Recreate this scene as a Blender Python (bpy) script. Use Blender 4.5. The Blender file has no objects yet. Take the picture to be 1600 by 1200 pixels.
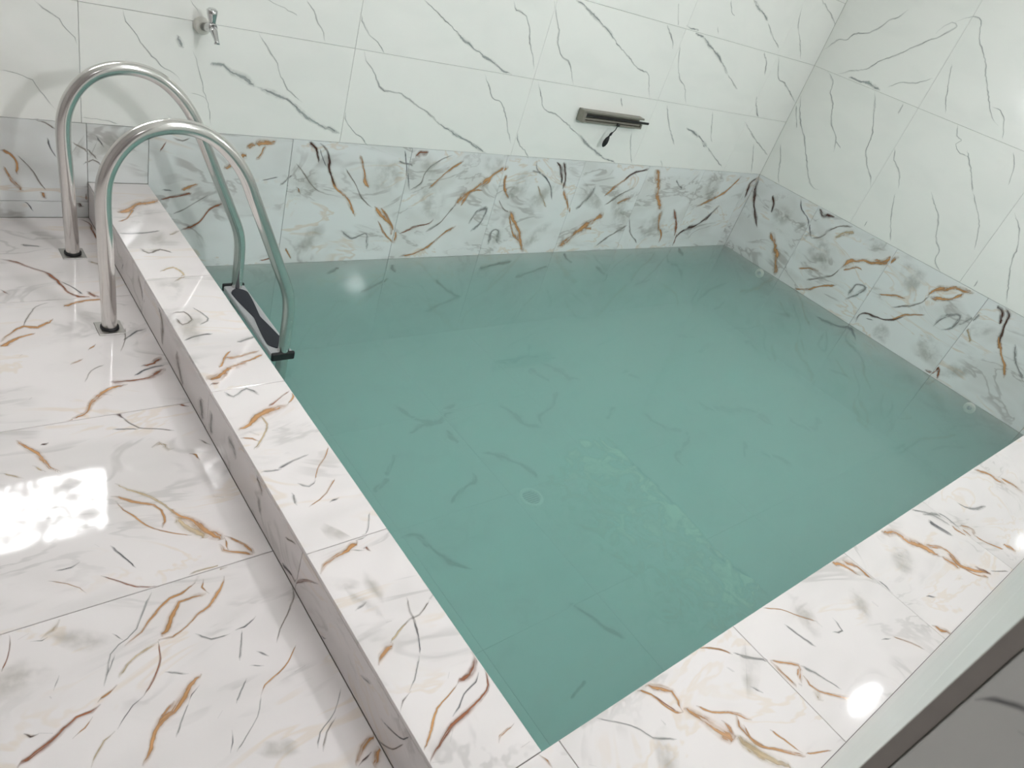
import bpy, bmesh, math, random
from mathutils import Matrix, Vector

# ------------------------------------------------------------------ camera, world, exposure
scene = bpy.context.scene
COL = scene.collection
random.seed(7)

cam_data = bpy.data.cameras.new('camera')
cam = bpy.data.objects.new('camera', cam_data)
COL.objects.link(cam)
scene.camera = cam
cam_data.sensor_fit = 'HORIZONTAL'
cam_data.sensor_width = 36.0
cam_data.lens = 1107.88 * 36.0 / 1600.0
cam_data.clip_start = 0.02
# rows: camera right / up / back, written in room axes
CAM_ROWS = ((0.75602976, -0.58570791, 0.29217331),
            (0.14830753, 0.58806208, 0.79510243),
            (-0.63751383, -0.55778959, 0.53145733))
cam.matrix_world = Matrix.Translation((0.0, 0.0, 1.413)) @ Matrix(CAM_ROWS).transposed().to_4x4()
cam_data.dof.use_dof = True
cam_data.dof.focus_distance = 2.6
cam_data.dof.aperture_fstop = 11.0

world = bpy.data.worlds.new('world')
scene.world = world
world.use_nodes = True
world.node_tree.nodes['Background'].inputs[0].default_value = (0.9, 0.95, 1.0, 1)
world.node_tree.nodes['Background'].inputs[1].default_value = 0.3

scene.view_settings.view_transform = 'Standard'
scene.view_settings.look = 'None'
scene.view_settings.gamma = 1.0
scene.view_settings.use_curve_mapping = False
scene.view_settings.exposure = 0.05

# wall lamp, added ceiling fill and window strengths (each is built further down with its own glowing diffuser)
WALL_LAMP = 340.0
WALL_LAMP_FAR = 215.0
CEILING_FILL = 7.0
PASSAGE_FILL = 6.0
WINDOW_GLOW = 20.0

# ------------------------------------------------------------------ room measures in metres, deck floor at z = 0
XO, XL, XR = 0.602, 0.809, 5.107        # outer and inner curb edge, right wall
YW, YF, YB = -0.025, 0.312, 2.845       # front wall, inner edge of the front coping, back wall
COP = 0.143                             # top of the coping
DADO = 0.365                            # top edge of the gold veined wall tiles
WATER = -0.228
PFLOOR = -0.757
CEIL = 2.60
XJ = 0.4915                             # door jamb beside the camera
XW = -1.8                               # left wall
YH = -1.9                               # end of the passage behind the door

VEINS = {
 'B': {
  'w': [
   (6.2, [(465,746),(485,727),(515,713),(532,701),(554,670),(574,653),(582,629)]),
   (6.7, [(718,760),(730,729),(766,688),(776,664),(813,626),(846,597),(885,577),(914,549)]),
   (4.2, [(361,520),(407,513),(446,497),(467,468),(489,433),(513,403)]),
   (4.8, [(950,509),(979,509),(1012,492)]),
   (4.6, [(934,832),(966,793)]),
   (4.8, [(953,662),(976,603),(998,523),(1016,477),(1033,397)]),
   (4.7, [(588,385),(653,382),(705,372)]),
   (4.9, [(868,422),(891,409),(903,398)]),
   (7.8, [(1356,909),(1391,875),(1405,848),(1433,817),(1458,769)]),
   (8.3, [(1590,906),(1604,875),(1647,826),(1690,804),(1734,765)]),
   (7.8, [(1184,760),(1230,708),(1271,660),(1286,625),(1326,567),(1395,522)]),
   (8.7, [(1593,501),(1612,461),(1652,418),(1687,402),(1736,361)]),
   (10.2, [(2287,752),(2321,711),(2374,648),(2432,630),(2497,556),(2535,484),(2579,427)]),
   (4.6, [(1205,881),(1262,869),(1329,847)]),
   (11.4, [(1634,761),(1653,725),(1697,684),(1736,628),(1781,612),(1839,611),(1904,586),(2024,535),(2102,489)]),
   (9.5, [(1870,1002),(1946,968),(2025,932),(2099,894)]),
   (10.8, [(2342,1081),(2373,1052),(2427,1041),(2480,986),(2500,938),(2552,863),(2579,813)]),
   (11.4, [(2583,1125),(2620,1067),(2668,1009),(2681,958),(2737,897),(2792,877),(2834,838),(2885,771)]),
   (10.2, [(3031,1051),(3086,1019),(3207,967),(3336,912),(3430,898),(3478,832),(3531,764)]),
   (12.8, [(3433,1160),(3516,1102),(3560,1048)]),
   (17.1, [(4445,1157),(4519,1108),(4568,1032)]),
   (17.2, [(4588,898),(4631,838),(4728,764)]),
   (11, [(2595,488),(2634,431),(2687,399),(2734,356)]),
   (14.5, [(3709,744),(3798,634),(3875,569),(3939,510)]),
   (13.4, [(4589,724),(4748,647),(4917,577),(5085,514)]),
   (10.4, [(2635,757),(2674,705),(2731,628),(2823,607),(2926,568),(3058,506)]),
   (13, [(4294,523),(4443,453),(4577,396)]),
   (12, [(4174,983),(4342,912)]),
   (9.6, [(3457,1275),(3528,1171)]),
   (8.7, [(3893,1370),(3950,1311),(3992,1301)]),
   (9.7, [(3871,1223),(3909,1185)]),
   (10.2, [(3600,1089),(3670,965),(3731,899),(3799,869),(3876,771)]),
   (8.9, [(3280,746),(3322,696)]),
   (10.4, [(3483,568),(3513,491),(3594,374)]),
   (9.7, [(3864,410),(3907,369)]),
   (12, [(4185,751),(4283,600),(4324,559)]),
   (14.2, [(4825,582),(4925,456),(4977,371)]),
   (12.7, [(4341,1323),(4460,1257),(4586,1207)]),
   (13.2, [(4804,1536),(4950,1494),(5079,1450),(5123,1412)]),
   (14.5, [(4628,1163),(4733,1043),(4865,1005),(5095,908)]),
   (12.1, [(4625,1466),(4673,1368),(4787,1277),(4897,1180)]),
  ],
  'v': [
   (21.9, [(1013,625),(1065,629),(1091,606),(1148,589),(1195,564)]),
   (20.6, [(891,708),(920,669)]),
   (18.6, [(1195,564),(1262,547),(1325,528),(1378,494),(1432,462),(1503,430),(1587,405)]),
   (15.5, [(2079,502),(2222,443),(2310,416),(2432,365)]),
   (14.4, [(2068,906),(2153,867),(2238,837),(2327,806),(2410,772),(2454,766)]),
   (15.4, [(2716,1156),(2805,1135),(2895,1098),(3000,1062),(3086,1019)]),
   (17.9, [(3595,1182),(3733,1161),(3861,1119),(4025,1059),(4174,983)]),
   (18.4, [(4100,1408),(4226,1368),(4333,1331)]),
   (18.1, [(3024,522),(3198,441),(3336,390),(3453,362)]),
   (19.7, [(3985,629),(4136,589),(4294,523)]),
  ],
  'o': [
   (33, [(1219,326),(1257,349),(1304,359)]),
   (16.8, [(1225,264),(1244,286),(1259,329)]),
   (18.2, [(1579,208),(1612,155),(1670,108),(1714,52),(1740,6)]),
   (18.9, [(1705,313),(1734,253),(1759,191),(1788,156)]),
   (26.4, [(1834,62),(1902,2),(1960,-51),(2001,-143)]),
   (35.3, [(2318,68),(2371,133),(2450,189),(2526,255),(2609,304)]),
   (13.2, [(1872,54),(1931,-7),(1974,-69)]),
   (13.1, [(1869,-15),(1922,-86),(1991,-142)]),
   (11.5, [(1418,149),(1445,119)]),
   (16.2, [(2127,162),(2203,242),(2301,319)]),
   (17.5, [(2360,68),(2398,151),(2481,163)]),
   (18.2, [(2041,-228),(2145,-203),(2218,-167),(2276,-111),(2363,-45)]),
   (11.9, [(1404,-153),(1444,-214)]),
   (16.5, [(2604,259),(2620,185),(2680,120)]),
   (17.3, [(2614,257),(2619,195),(2652,159)]),
   (16.3, [(2717,23),(2788,-91),(2849,-139)]),
   (24.1, [(3460,149),(3538,224),(3623,287)]),
   (22, [(3606,103),(3722,149)]),
   (17, [(3352,-61),(3459,-74)]),
   (29.5, [(4483,88),(4585,132),(4771,221),(4867,337)]),
   (37.4, [(2715,45),(2798,-45),(2847,-115),(2927,-226)]),
   (54.7, [(3206,-197),(3290,-136),(3358,-73),(3460,-11),(3522,33)]),
   (46.2, [(3850,345),(3932,262),(3987,161),(4095,70)]),
   (21.9, [(3083,187),(3138,119),(3207,37)]),
   (33.3, [(4104,57),(4134,-53),(4220,-139),(4226,-196)]),
   (16.8, [(340,249),(367,240),(387,206),(385,165)]),
   (12.9, [(345,193),(369,141),(400,106)]),
   (16.4, [(932,120),(999,150)]),
   (30.2, [(1097,216),(1133,245),(1182,289)]),
   (30.1, [(1181,310),(1218,336)]),
   (18.2, [(448,101),(467,76)]),
  ],
  'd': [
   (17.1, [(1448,356),(1486,330),(1511,265)]),
   (18.1, [(1500,356),(1539,326),(1558,260),(1579,208),(1612,155)]),
   (20.9, [(3586,262),(3661,313),(3786,345)]),
   (23.2, [(2951,346),(3005,306),(3053,220)]),
   (26.3, [(3007,349),(3057,275),(3083,187)]),
   (33.7, [(4403,-156),(4462,-99),(4623,-41),(4707,32),(4768,106)]),
   (37.3, [(5059,169),(5035,286),(5090,339)]),
   (22.5, [(563,62),(587,46)]),
  ],
  'k': [
   (8.8, [(1504,331),(1528,281),(1548,252)]),
   (10.5, [(1937,351),(1964,281),(1993,200),(2015,150)]),
   (8.9, [(1259,173),(1331,194)]),
   (12.8, [(2796,348),(2827,292),(2916,248),(2981,184),(3018,117)]),
   (8.3, [(480,304),(490,265),(508,231)]),
   (9, [(632,322),(657,282)]),
   (10.9, [(859,118),(901,119)]),
   (9.2, [(392,63),(407,57),(424,25)]),
  ],
  'b': [
   (9.2, [(1644,249),(1708,174),(1756,102),(1827,53)]),
   (8.6, [(1403,259),(1446,217),(1493,159),(1536,129)]),
   (11.5, [(2015,150),(2072,186),(2085,245),(2145,307),(2222,344)]),
   (13.6, [(2174,-81),(2251,-25),(2302,49),(2325,77)]),
   (10.8, [(2611,110),(2664,56),(2710,40)]),
   (17.3, [(3492,89),(3606,165),(3718,217)]),
   (19.5, [(3562,-207),(3663,-129),(3802,-51)]),
   (14.9, [(3790,2),(3862,-105),(3980,-190)]),
   (6.5, [(389,235),(420,196),(446,144),(468,108)]),
   (6.9, [(443,366),(476,358),(510,335)]),
   (7.1, [(555,293),(610,261),(635,232)]),
   (7.3, [(588,211),(620,231),(651,208)]),
   (7.6, [(893,335),(929,325),(958,340)]),
   (7, [(905,15),(954,44),(1040,102)]),
   (20.5, [(2003,-275),(2052,-316)]),
   (29, [(2617,-336),(2671,-317),(2859,-282)]),
   (26.5, [(1853,-430),(2011,-353)]),
   (30.8, [(2303,-594),(2541,-505)]),
   (22.9, [(2321,-382),(2477,-489),(2541,-505)]),
   (23.9, [(1640,-303),(1704,-270)]),
   (26.4, [(2923,-401),(3189,-338)]),
   (20.6, [(3279,-251),(3395,-321)]),
   (24.2, [(3642,-360),(3794,-439),(3788,-497)]),
   (24.2, [(4498,-248),(4611,-313)]),
   (34.9, [(4155,-552),(4336,-501)]),
  ],
  'r': [
   (28.4, [(2010,315),(2030,345),(2075,352)]),
   (16.3, [(2012,-88),(2096,-52),(2182,-34),(2204,-7)]),
   (13.8, [(1289,-216),(1356,-202)]),
   (33, [(4227,71),(4334,-40),(4393,-141),(4415,-223)]),
   (9.3, [(871,321),(849,275)]),
   (15.4, [(596,98),(606,66)]),
   (13.8, [(854,77),(902,92),(975,111)]),
   (14.7, [(939,-58),(977,-43),(1014,-14),(1050,38),(1107,71)]),
  ],
  'g': [
   (12.4, [(1915,294),(2005,279)]),
   (19.7, [(2448,-36),(2481,32),(2542,51),(2524,-26),(2475,-85)]),
   (19, [(2631,-168),(2626,-86),(2670,-77),(2700,-159)]),
   (13.2, [(1676,-66),(1745,-110),(1820,-85),(1839,-175)]),
   (12.3, [(1343,154),(1395,208)]),
   (25, [(3243,62),(3319,134),(3341,218)]),
   (14.4, [(2789,285),(2861,278)]),
   (17.9, [(4115,281),(4219,219)]),
  ],
  's': [
   (127.2, [(1418,201),(1494,97)]),
   (138.8, [(1776,294),(1885,196),(1938,123)]),
   (169.7, [(2057,244),(2150,323)]),
   (183.5, [(2087,20),(2164,101),(2249,156)]),
   (133.2, [(1471,-63),(1567,-166)]),
   (151.8, [(2420,339),(2574,338)]),
   (167.9, [(2675,270),(2787,124)]),
   (181.1, [(2893,203),(2970,93)]),
   (268.5, [(3598,-11),(3737,92)]),
   (227.4, [(3983,29),(4127,-137)]),
   (282.7, [(4479,213),(4660,301)]),
   (177.2, [(2951,-70),(3038,-168)]),
   (180.2, [(2624,-89),(2670,-182)]),
   (264.2, [(3295,86),(3353,195)]),
   (117.2, [(570,288),(610,254)]),
   (114, [(673,337),(715,267)]),
  ],
  'y': [
   (16, [(2865,202),(2945,116),(2994,71)]),
  ],
 },
 'R': {
  'w': [
   (13, [(2838,1270),(2791,1332),(2772,1363),(2716,1375),(2682,1421),(2604,1454),(2547,1496),(2506,1561),(2465,1587),(2424,1646)]),
   (12.5, [(2671,1164),(2576,1217),(2481,1264),(2428,1332),(2350,1392),(2278,1459),(2210,1523),(2147,1575),(2096,1641),(2135,1652),(2166,1620),(2188,1572)]),
   (9.6, [(2120,1661),(2040,1710),(1986,1704),(1938,1619),(1844,1530),(1788,1455),(1730,1391),(1646,1289),(1586,1244),(1563,1239)]),
   (13.2, [(2737,1163),(2662,1118),(2639,1050),(2583,994),(2525,881),(2441,813),(2405,724)]),
   (12.5, [(2354,1162),(2293,1057),(2224,922),(2202,821),(2145,743),(2080,681),(2046,628)]),
   (12.8, [(2145,1159),(2135,1090)]),
   (14, [(2834,959),(2758,826),(2642,708),(2560,600),(2443,470),(2360,459)]),
   (11.8, [(2034,901),(2000,839),(1928,783),(1876,695)]),
   (10.2, [(1637,1056),(1562,976),(1470,861)]),
   (7.4, [(1654,1315),(1604,1314),(1554,1276),(1499,1182)]),
   (9.1, [(2290,1210),(2229,1262),(2143,1287),(2059,1345)]),
   (9.4, [(2430,794),(2370,762)]),
   (11.7, [(2809,616),(2755,541),(2712,436),(2664,369)]),
   (11.1, [(2834,890),(2746,761)]),
   (8, [(1771,1163),(1738,1106),(1697,1092),(1716,1064),(1677,1029),(1611,1026)]),
   (7.6, [(1405,1143),(1348,1059),(1322,971)]),
   (8.5, [(2001,1451),(1926,1283),(1872,1194)]),
   (11.1, [(1684,762),(1638,718),(1557,647),(1497,531),(1441,481),(1422,410),(1344,360)]),
   (9.9, [(1203,854),(1128,787),(1077,698),(1047,596),(980,469),(938,392)]),
   (9.4, [(1877,660),(1820,527),(1733,384)]),
   (10.3, [(1944,431),(1942,389)]),
   (7.8, [(1470,861),(1405,797),(1330,716),(1266,575)]),
   (8.5, [(1146,428),(1140,380)]),
  ],
  'v': [
   (29.7, [(2572,1171),(2426,1178),(2327,1176)]),
  ],
  'd': [
   (26.2, [(2668,278),(2631,231),(2609,163)]),
   (27.2, [(2839,328),(2797,184),(2660,16)]),
   (34.8, [(2291,351),(2240,326),(2199,346),(2157,355)]),
   (17.7, [(1635,-200),(1639,-142),(1608,-109),(1529,-92),(1441,-56),(1378,16)]),
   (23.6, [(970,350),(926,331),(889,261)]),
   (23.7, [(929,364),(886,338),(864,254),(837,177),(806,138)]),
  ],
  'o': [
   (46.6, [(2543,37),(2458,-26),(2395,-115),(2337,-221)]),
   (18.5, [(2201,-88),(2129,-41),(2054,-25)]),
   (17.7, [(1905,66),(1830,134),(1789,132)]),
   (18.8, [(2155,-233),(2066,-187),(1995,-118),(1890,-43)]),
   (17.1, [(1607,47),(1512,92),(1442,115)]),
   (13.5, [(858,199),(813,133)]),
   (34.9, [(1931,64),(1896,135),(1825,187),(1735,225),(1674,283),(1629,326)]),
   (32.5, [(1334,199),(1316,258),(1242,314),(1182,338),(1117,353)]),
   (26, [(1750,210),(1677,251),(1641,307)]),
   (24.6, [(1320,195),(1257,221),(1189,268),(1170,321)]),
   (20.3, [(837,177),(771,102),(718,54),(685,-3)]),
   (17.2, [(1441,-56),(1381,21),(1282,86)]),
  ],
  'k': [
   (14.2, [(2455,353),(2407,288),(2338,258),(2280,199),(2232,146)]),
   (13.4, [(1590,-137),(1538,-118)]),
   (27.6, [(1897,-319),(1720,-288),(1631,-258),(1560,-307)]),
   (28.7, [(1608,-596),(1469,-553)]),
  ],
  'b': [
   (18.6, [(2232,146),(2175,189),(2147,254),(2090,314),(2010,354)]),
   (18.6, [(2104,-127),(2019,-58),(1957,-3),(1931,64)]),
   (17, [(1488,18),(1399,85),(1344,144),(1326,204)]),
   (39.3, [(2155,-453),(2065,-425)]),
  ],
  'y': [
   (27.4, [(2076,228),(2040,278),(1983,332)]),
   (21.4, [(1024,150),(961,82)]),
  ],
  'g': [
   (22.6, [(1779,-69),(1773,26),(1705,40),(1728,-25),(1786,-100)]),
   (20.2, [(1200,48),(1179,136),(1104,189),(1100,101),(1148,57)]),
   (19.8, [(1080,138),(1037,202),(1022,259)]),
   (16.6, [(757,207),(693,120),(605,50)]),
  ],
  'r': [
   (24.8, [(1081,-218),(1030,-208),(1020,-162),(983,-227)]),
  ],
  's': [
   (169.2, [(2189,-14),(2139,66),(2024,167)]),
   (152.5, [(1556,178),(1481,246),(1394,308)]),
   (152.2, [(1211,-165),(1142,-91),(1083,-25)]),
   (133, [(963,-70),(886,-169)]),
   (182.1, [(2561,252),(2463,118)]),
   (173.7, [(2343,231),(2265,129)]),
   (126.4, [(1015,216),(932,125)]),
   (106.6, [(1508,-205),(1387,-138)]),
   (99.1, [(1854,332),(1714,346)]),
  ],
 },
 'C': {
  'o': [
   (33.7, [(640,2595),(680,2621),(730,2668),(787,2697),(814,2711)]),
   (10.4, [(623,2526),(655,2545),(696,2621)]),
   (27.1, [(607,1579),(639,1586),(679,1623),(707,1625),(740,1641)]),
   (23.7, [(613,1360),(648,1376),(683,1400),(721,1417),(747,1424),(774,1424)]),
   (9.3, [(658,1628),(686,1670),(717,1704)]),
   (14.6, [(686,1670),(723,1670),(759,1678),(796,1687)]),
   (12.9, [(720,1638),(768,1652),(799,1670)]),
   (8.8, [(774,1424),(801,1454),(813,1481)]),
   (7.4, [(606,1329),(635,1320),(649,1303)]),
   (4.9, [(803,1234),(776,1197),(746,1169),(719,1130)]),
   (5.1, [(766,1119),(725,1080),(702,1066),(666,1051)]),
   (14.2, [(724,918),(690,898),(659,891),(626,880),(606,861)]),
   (11.8, [(666,643),(633,630),(614,612)]),
   (6.2, [(738,506),(705,492),(671,480),(640,450),(606,424)]),
   (4.8, [(793,383),(752,375),(741,366)]),
   (4.7, [(799,339),(775,338)]),
   (6.9, [(798,312),(805,291),(806,277)]),
   (13.9, [(1114,307),(1147,286),(1166,268),(1162,245),(1152,221)]),
   (14.5, [(1265,154),(1249,133),(1248,110),(1261,79),(1269,67)]),
   (10, [(1088,308),(1112,285),(1121,258),(1134,230),(1152,221)]),
   (10.4, [(1192,216),(1216,187),(1253,168),(1276,148),(1292,127)]),
   (11.5, [(1222,164),(1224,142),(1219,121)]),
   (28.1, [(1158,226),(1174,201),(1187,174),(1200,147),(1219,121)]),
   (4.7, [(1319,314),(1352,298),(1394,263)]),
   (10.1, [(1261,131),(1250,89),(1300,44),(1339,10)]),
   (7.8, [(1312,91),(1325,60),(1332,38),(1339,17)]),
   (5.3, [(1344,13),(1414,-16)]),
   (28.1, [(1471,196),(1471,172),(1468,141),(1480,121)]),
   (12.9, [(1475,199),(1509,177),(1540,153),(1518,135),(1501,120)]),
   (25.2, [(2039,299),(2071,259),(2066,228),(2074,205)]),
   (20.6, [(2086,22),(2099,-2),(2128,-30)]),
   (30.6, [(2451,140),(2472,81)]),
   (12.5, [(1527,130),(1518,106),(1527,83),(1561,52),(1604,16)]),
   (20.6, [(1991,312),(2025,285),(2032,256),(2041,233)]),
   (23.4, [(2450,191),(2505,161),(2511,129),(2490,87)]),
   (42.5, [(2330,314),(2389,276),(2400,233),(2437,185),(2451,140)]),
   (4.9, [(1336,306),(1373,283),(1394,258)]),
   (5.9, [(1605,308),(1653,280),(1677,253),(1725,208)]),
   (6.8, [(1912,65),(1951,24),(1969,-7)]),
   (38.5, [(3227,302),(3277,265),(3289,221),(3335,175),(3331,128)]),
   (26.6, [(2806,45),(2837,9)]),
   (40.7, [(2693,194),(2698,160),(2713,130)]),
   (31.3, [(2497,135),(2490,87),(2525,51),(2577,14)]),
   (15.8, [(2721,175),(2763,142),(2729,124)]),
   (18.7, [(2729,124),(2754,74),(2785,38)]),
   (16.5, [(2482,112),(2500,47),(2543,8)]),
  ],
  'g': [
   (11.3, [(603,2438),(684,2441),(741,2458)]),
   (5.6, [(687,1949),(712,1880),(679,1850)]),
   (10.5, [(633,1520),(650,1494),(694,1519),(716,1484)]),
   (6.3, [(647,1109),(644,1065)]),
   (11.5, [(749,1740),(816,1762)]),
   (8.8, [(608,1198),(659,1193)]),
   (10.3, [(692,1335),(708,1331)]),
   (3.9, [(794,985),(753,925),(720,917)]),
   (5.1, [(699,594),(663,552),(642,536)]),
   (5.2, [(726,524),(737,535)]),
   (6.9, [(1398,261),(1470,201)]),
   (6.2, [(1089,234),(1090,221)]),
   (5.1, [(959,307),(1000,273),(1029,243),(1042,216),(1089,187)]),
   (8.3, [(1544,150),(1566,116),(1591,55)]),
   (6.6, [(1407,247),(1470,201)]),
   (6.3, [(1785,191),(1772,153),(1737,164)]),
   (16.3, [(2615,273),(2701,240),(2701,167)]),
   (11.8, [(1976,162),(1979,142)]),
   (10, [(1725,208),(1723,187)]),
   (18.1, [(2592,306),(2649,268),(2685,197)]),
   (14.6, [(2870,243),(2892,201),(3001,177)]),
  ],
  'b': [
   (13.5, [(640,2333),(660,2299),(701,2319),(735,2294)]),
   (10.1, [(623,1922),(656,1926),(665,1879),(631,1858),(624,1895)]),
   (4.7, [(697,896),(727,883)]),
   (5.1, [(750,731),(737,696),(734,671),(723,632)]),
   (5, [(792,703),(752,680),(727,678),(679,658)]),
   (6.6, [(2587,17),(2666,-17)]),
  ],
  'y': [
   (12.6, [(805,2457),(762,2421)]),
   (11.4, [(658,2170),(706,2198),(724,2143),(683,2106)]),
   (8.3, [(683,1400),(690,1363),(658,1313),(623,1279)]),
   (12.1, [(637,1346),(655,1327)]),
   (5.5, [(721,676),(689,661),(661,645)]),
   (21.7, [(1219,125),(1232,94),(1242,66),(1250,54)]),
   (20.5, [(1216,119),(1235,85),(1259,43),(1287,10)]),
   (21.2, [(1510,92),(1514,63)]),
  ],
  'k': [
   (8.9, [(610,1776),(651,1794),(699,1798)]),
   (8.2, [(651,1196),(696,1211),(743,1221)]),
   (8.5, [(674,1134),(695,1115),(719,1130)]),
   (7.5, [(718,1048),(747,1055)]),
   (5.8, [(631,745),(664,756)]),
   (6.1, [(676,693),(690,691)]),
   (4.9, [(733,675),(722,637),(703,596)]),
   (6.3, [(792,507),(773,492),(736,480),(712,462),(690,452)]),
   (4.2, [(676,431),(657,413)]),
   (4, [(608,398),(629,388)]),
   (7.6, [(1347,243),(1352,227)]),
   (7.1, [(1362,181),(1379,154)]),
   (4.5, [(877,245),(889,234)]),
   (7.7, [(1351,241),(1356,225)]),
   (7.4, [(1370,177),(1379,154)]),
   (9.4, [(1618,247),(1627,211),(1644,161)]),
   (12.7, [(2079,197),(2087,168),(2083,145)]),
   (12.2, [(2279,219),(2290,207)]),
   (6.2, [(1864,77),(1901,65)]),
   (8.1, [(2193,83),(2229,66)]),
   (11.2, [(2048,-17),(2052,-28)]),
   (17.3, [(2598,247),(2609,203),(2622,167)]),
   (20, [(2608,251),(2619,207),(2630,164)]),
   (9.3, [(2193,83),(2223,69)]),
   (11.8, [(2409,62),(2425,52)]),
  ],
  's': [
   (167.1, [(670,2389),(726,2352)]),
   (144.8, [(618,2113),(712,2103)]),
   (126.6, [(614,1861),(695,1829)]),
   (72.5, [(668,928),(708,943)]),
   (60, [(645,839),(623,802)]),
   (72.3, [(676,787),(715,785)]),
   (64, [(639,745),(677,759)]),
   (74.9, [(1024,200),(1066,158)]),
   (111.8, [(1395,239),(1425,191)]),
   (128.3, [(1907,205),(1951,149)]),
   (171.6, [(2256,242),(2300,161)]),
   (104.7, [(1677,247),(1729,201)]),
  ],
  'r': [
   (10.1, [(608,1556),(636,1564)]),
   (8.3, [(722,1431),(760,1457),(804,1483)]),
   (10.7, [(726,889),(734,889),(739,875)]),
   (14.6, [(806,554),(795,530),(771,513),(738,506)]),
   (11, [(808,507),(794,474),(768,459),(714,445),(668,435),(635,418),(598,399)]),
   (5.4, [(1114,286),(1128,254),(1141,227)]),
   (16.6, [(2543,57),(2573,12)]),
  ],
  'd': [
   (13.2, [(794,704),(810,711)]),
   (4.3, [(645,535),(621,525),(604,508)]),
   (17, [(1491,123),(1496,115)]),
  ],
 },
 'D': {
  'r': [
   (14.8, [(276,2543),(316,2518),(357,2472),(391,2437),(411,2372),(425,2309),(459,2274),(514,2272)]),
   (11.3, [(247,2351),(267,2319)]),
   (11.1, [(564,2832),(590,2805),(591,2715),(592,2627)]),
   (16.8, [(476,2312),(492,2280),(510,2267)]),
   (18.7, [(522,1869),(560,1877),(590,1905)]),
   (19.9, [(426,1811),(483,1805),(542,1814),(582,1846)]),
   (14.6, [(558,1668),(576,1663),(592,1651)]),
   (4.9, [(302,931),(294,890),(279,861),(258,837),(246,825)]),
   (4.2, [(68,1059),(65,1037),(57,1010),(44,983)]),
   (11.5, [(176,843),(158,834),(135,833),(113,824),(90,810),(69,801),(36,785)]),
   (4.9, [(245,1139),(273,1110),(301,1084),(332,1068),(344,1066)]),
  ],
  'k': [
   (9, [(417,2381),(438,2348),(463,2294)]),
   (7.5, [(236,1982),(246,1992)]),
   (9.5, [(510,2010),(562,2054),(588,2064)]),
   (9.7, [(493,1826),(530,1850),(587,1862)]),
   (8.6, [(394,1762),(416,1752)]),
   (6.1, [(225,1782),(233,1790)]),
   (5.6, [(282,1216),(296,1180),(314,1133)]),
   (7.1, [(168,1186),(197,1183),(217,1193)]),
   (4.4, [(246,825),(224,815),(206,799),(189,780)]),
   (4.5, [(343,802),(323,789),(313,776)]),
   (4.2, [(223,936),(200,897)]),
   (4.5, [(97,1029),(115,1023),(126,1027)]),
   (3.5, [(75,833),(95,822)]),
   (3.8, [(349,720),(362,731)]),
   (5.8, [(104,897),(106,891)]),
   (6.2, [(446,892),(466,892),(498,909)]),
   (4.6, [(364,686),(357,662),(346,644)]),
   (5.1, [(466,826),(485,804)]),
   (5.2, [(517,746),(543,750)]),
  ],
  'o': [
   (21, [(395,2224),(435,2248),(483,2261),(512,2265)]),
   (14.6, [(204,2062),(232,2098),(273,2134),(307,2119),(353,2165)]),
   (16.4, [(200,2038),(252,2077),(295,2095)]),
   (10.1, [(349,1917),(386,1941)]),
   (9, [(407,1978),(434,2007)]),
   (17.5, [(467,1793),(424,1784),(386,1760),(360,1730),(340,1693),(301,1671)]),
   (13.3, [(172,1630),(186,1597),(204,1566),(215,1535),(220,1506),(239,1485)]),
   (7.9, [(287,1670),(320,1669)]),
   (12.8, [(530,1459),(543,1449),(548,1427)]),
   (11.7, [(319,1366),(340,1352),(369,1327),(399,1307),(410,1283),(407,1245),(395,1228)]),
   (10.8, [(514,1153),(528,1137),(548,1107),(559,1075)]),
   (8.8, [(513,1148),(509,1107)]),
   (6.7, [(325,1349),(333,1313),(353,1283),(366,1251),(389,1222),(418,1200),(449,1182)]),
   (23.4, [(428,1282),(442,1254),(464,1229),(476,1196),(493,1167),(511,1144)]),
   (14.8, [(496,1133),(499,1111),(524,1095),(555,1074)]),
   (14.6, [(424,1061),(408,1043)]),
   (14.7, [(424,1008),(394,1012),(367,1010),(351,990),(331,964),(311,939)]),
   (9.1, [(474,1039),(462,1015),(445,998),(419,972),(389,963),(363,944),(330,930),(303,934)]),
   (8.9, [(413,1046),(376,1029),(352,1026),(328,1010),(303,990),(279,967),(243,947)]),
   (8, [(210,870),(188,858),(172,848)]),
   (7.7, [(291,791),(257,765)]),
   (5.5, [(431,1048),(421,1028),(430,1005)]),
   (3.1, [(159,824),(142,808),(120,797)]),
   (3.6, [(152,1165),(183,1143),(202,1123),(210,1104)]),
   (3.8, [(79,1042),(98,1049)]),
   (15.5, [(353,824),(326,807),(302,789),(282,770),(260,763),(244,747),(231,720),(208,693)]),
   (4.2, [(546,805),(514,773),(482,756),(454,745),(437,727)]),
   (14.1, [(603,551),(571,539),(541,509)]),
   (14, [(596,525),(572,488)]),
  ],
  'b': [
   (6.3, [(362,2258),(320,2236),(289,2176),(273,2134)]),
   (5.3, [(532,2079),(514,2009),(489,1953)]),
   (6.2, [(365,1826),(392,1875),(430,1898)]),
   (7.6, [(415,1653),(430,1617),(444,1596),(477,1582),(524,1561)]),
   (7.1, [(570,1508),(594,1476)]),
   (5, [(605,957),(592,923),(561,884),(531,856),(511,826)]),
   (4.5, [(550,618),(519,597),(497,565)]),
  ],
  'y': [
   (16.3, [(525,2513),(562,2476)]),
   (11.9, [(452,1508),(475,1521),(486,1490),(503,1492)]),
   (9.1, [(187,1527),(211,1495)]),
   (9.2, [(339,1408),(360,1377),(389,1349),(415,1313),(428,1282),(439,1255)]),
   (9.3, [(407,1071),(449,1070),(490,1063)]),
   (20.5, [(437,1250),(443,1220),(463,1190),(479,1162)]),
   (5.9, [(122,1520),(164,1488)]),
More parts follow.
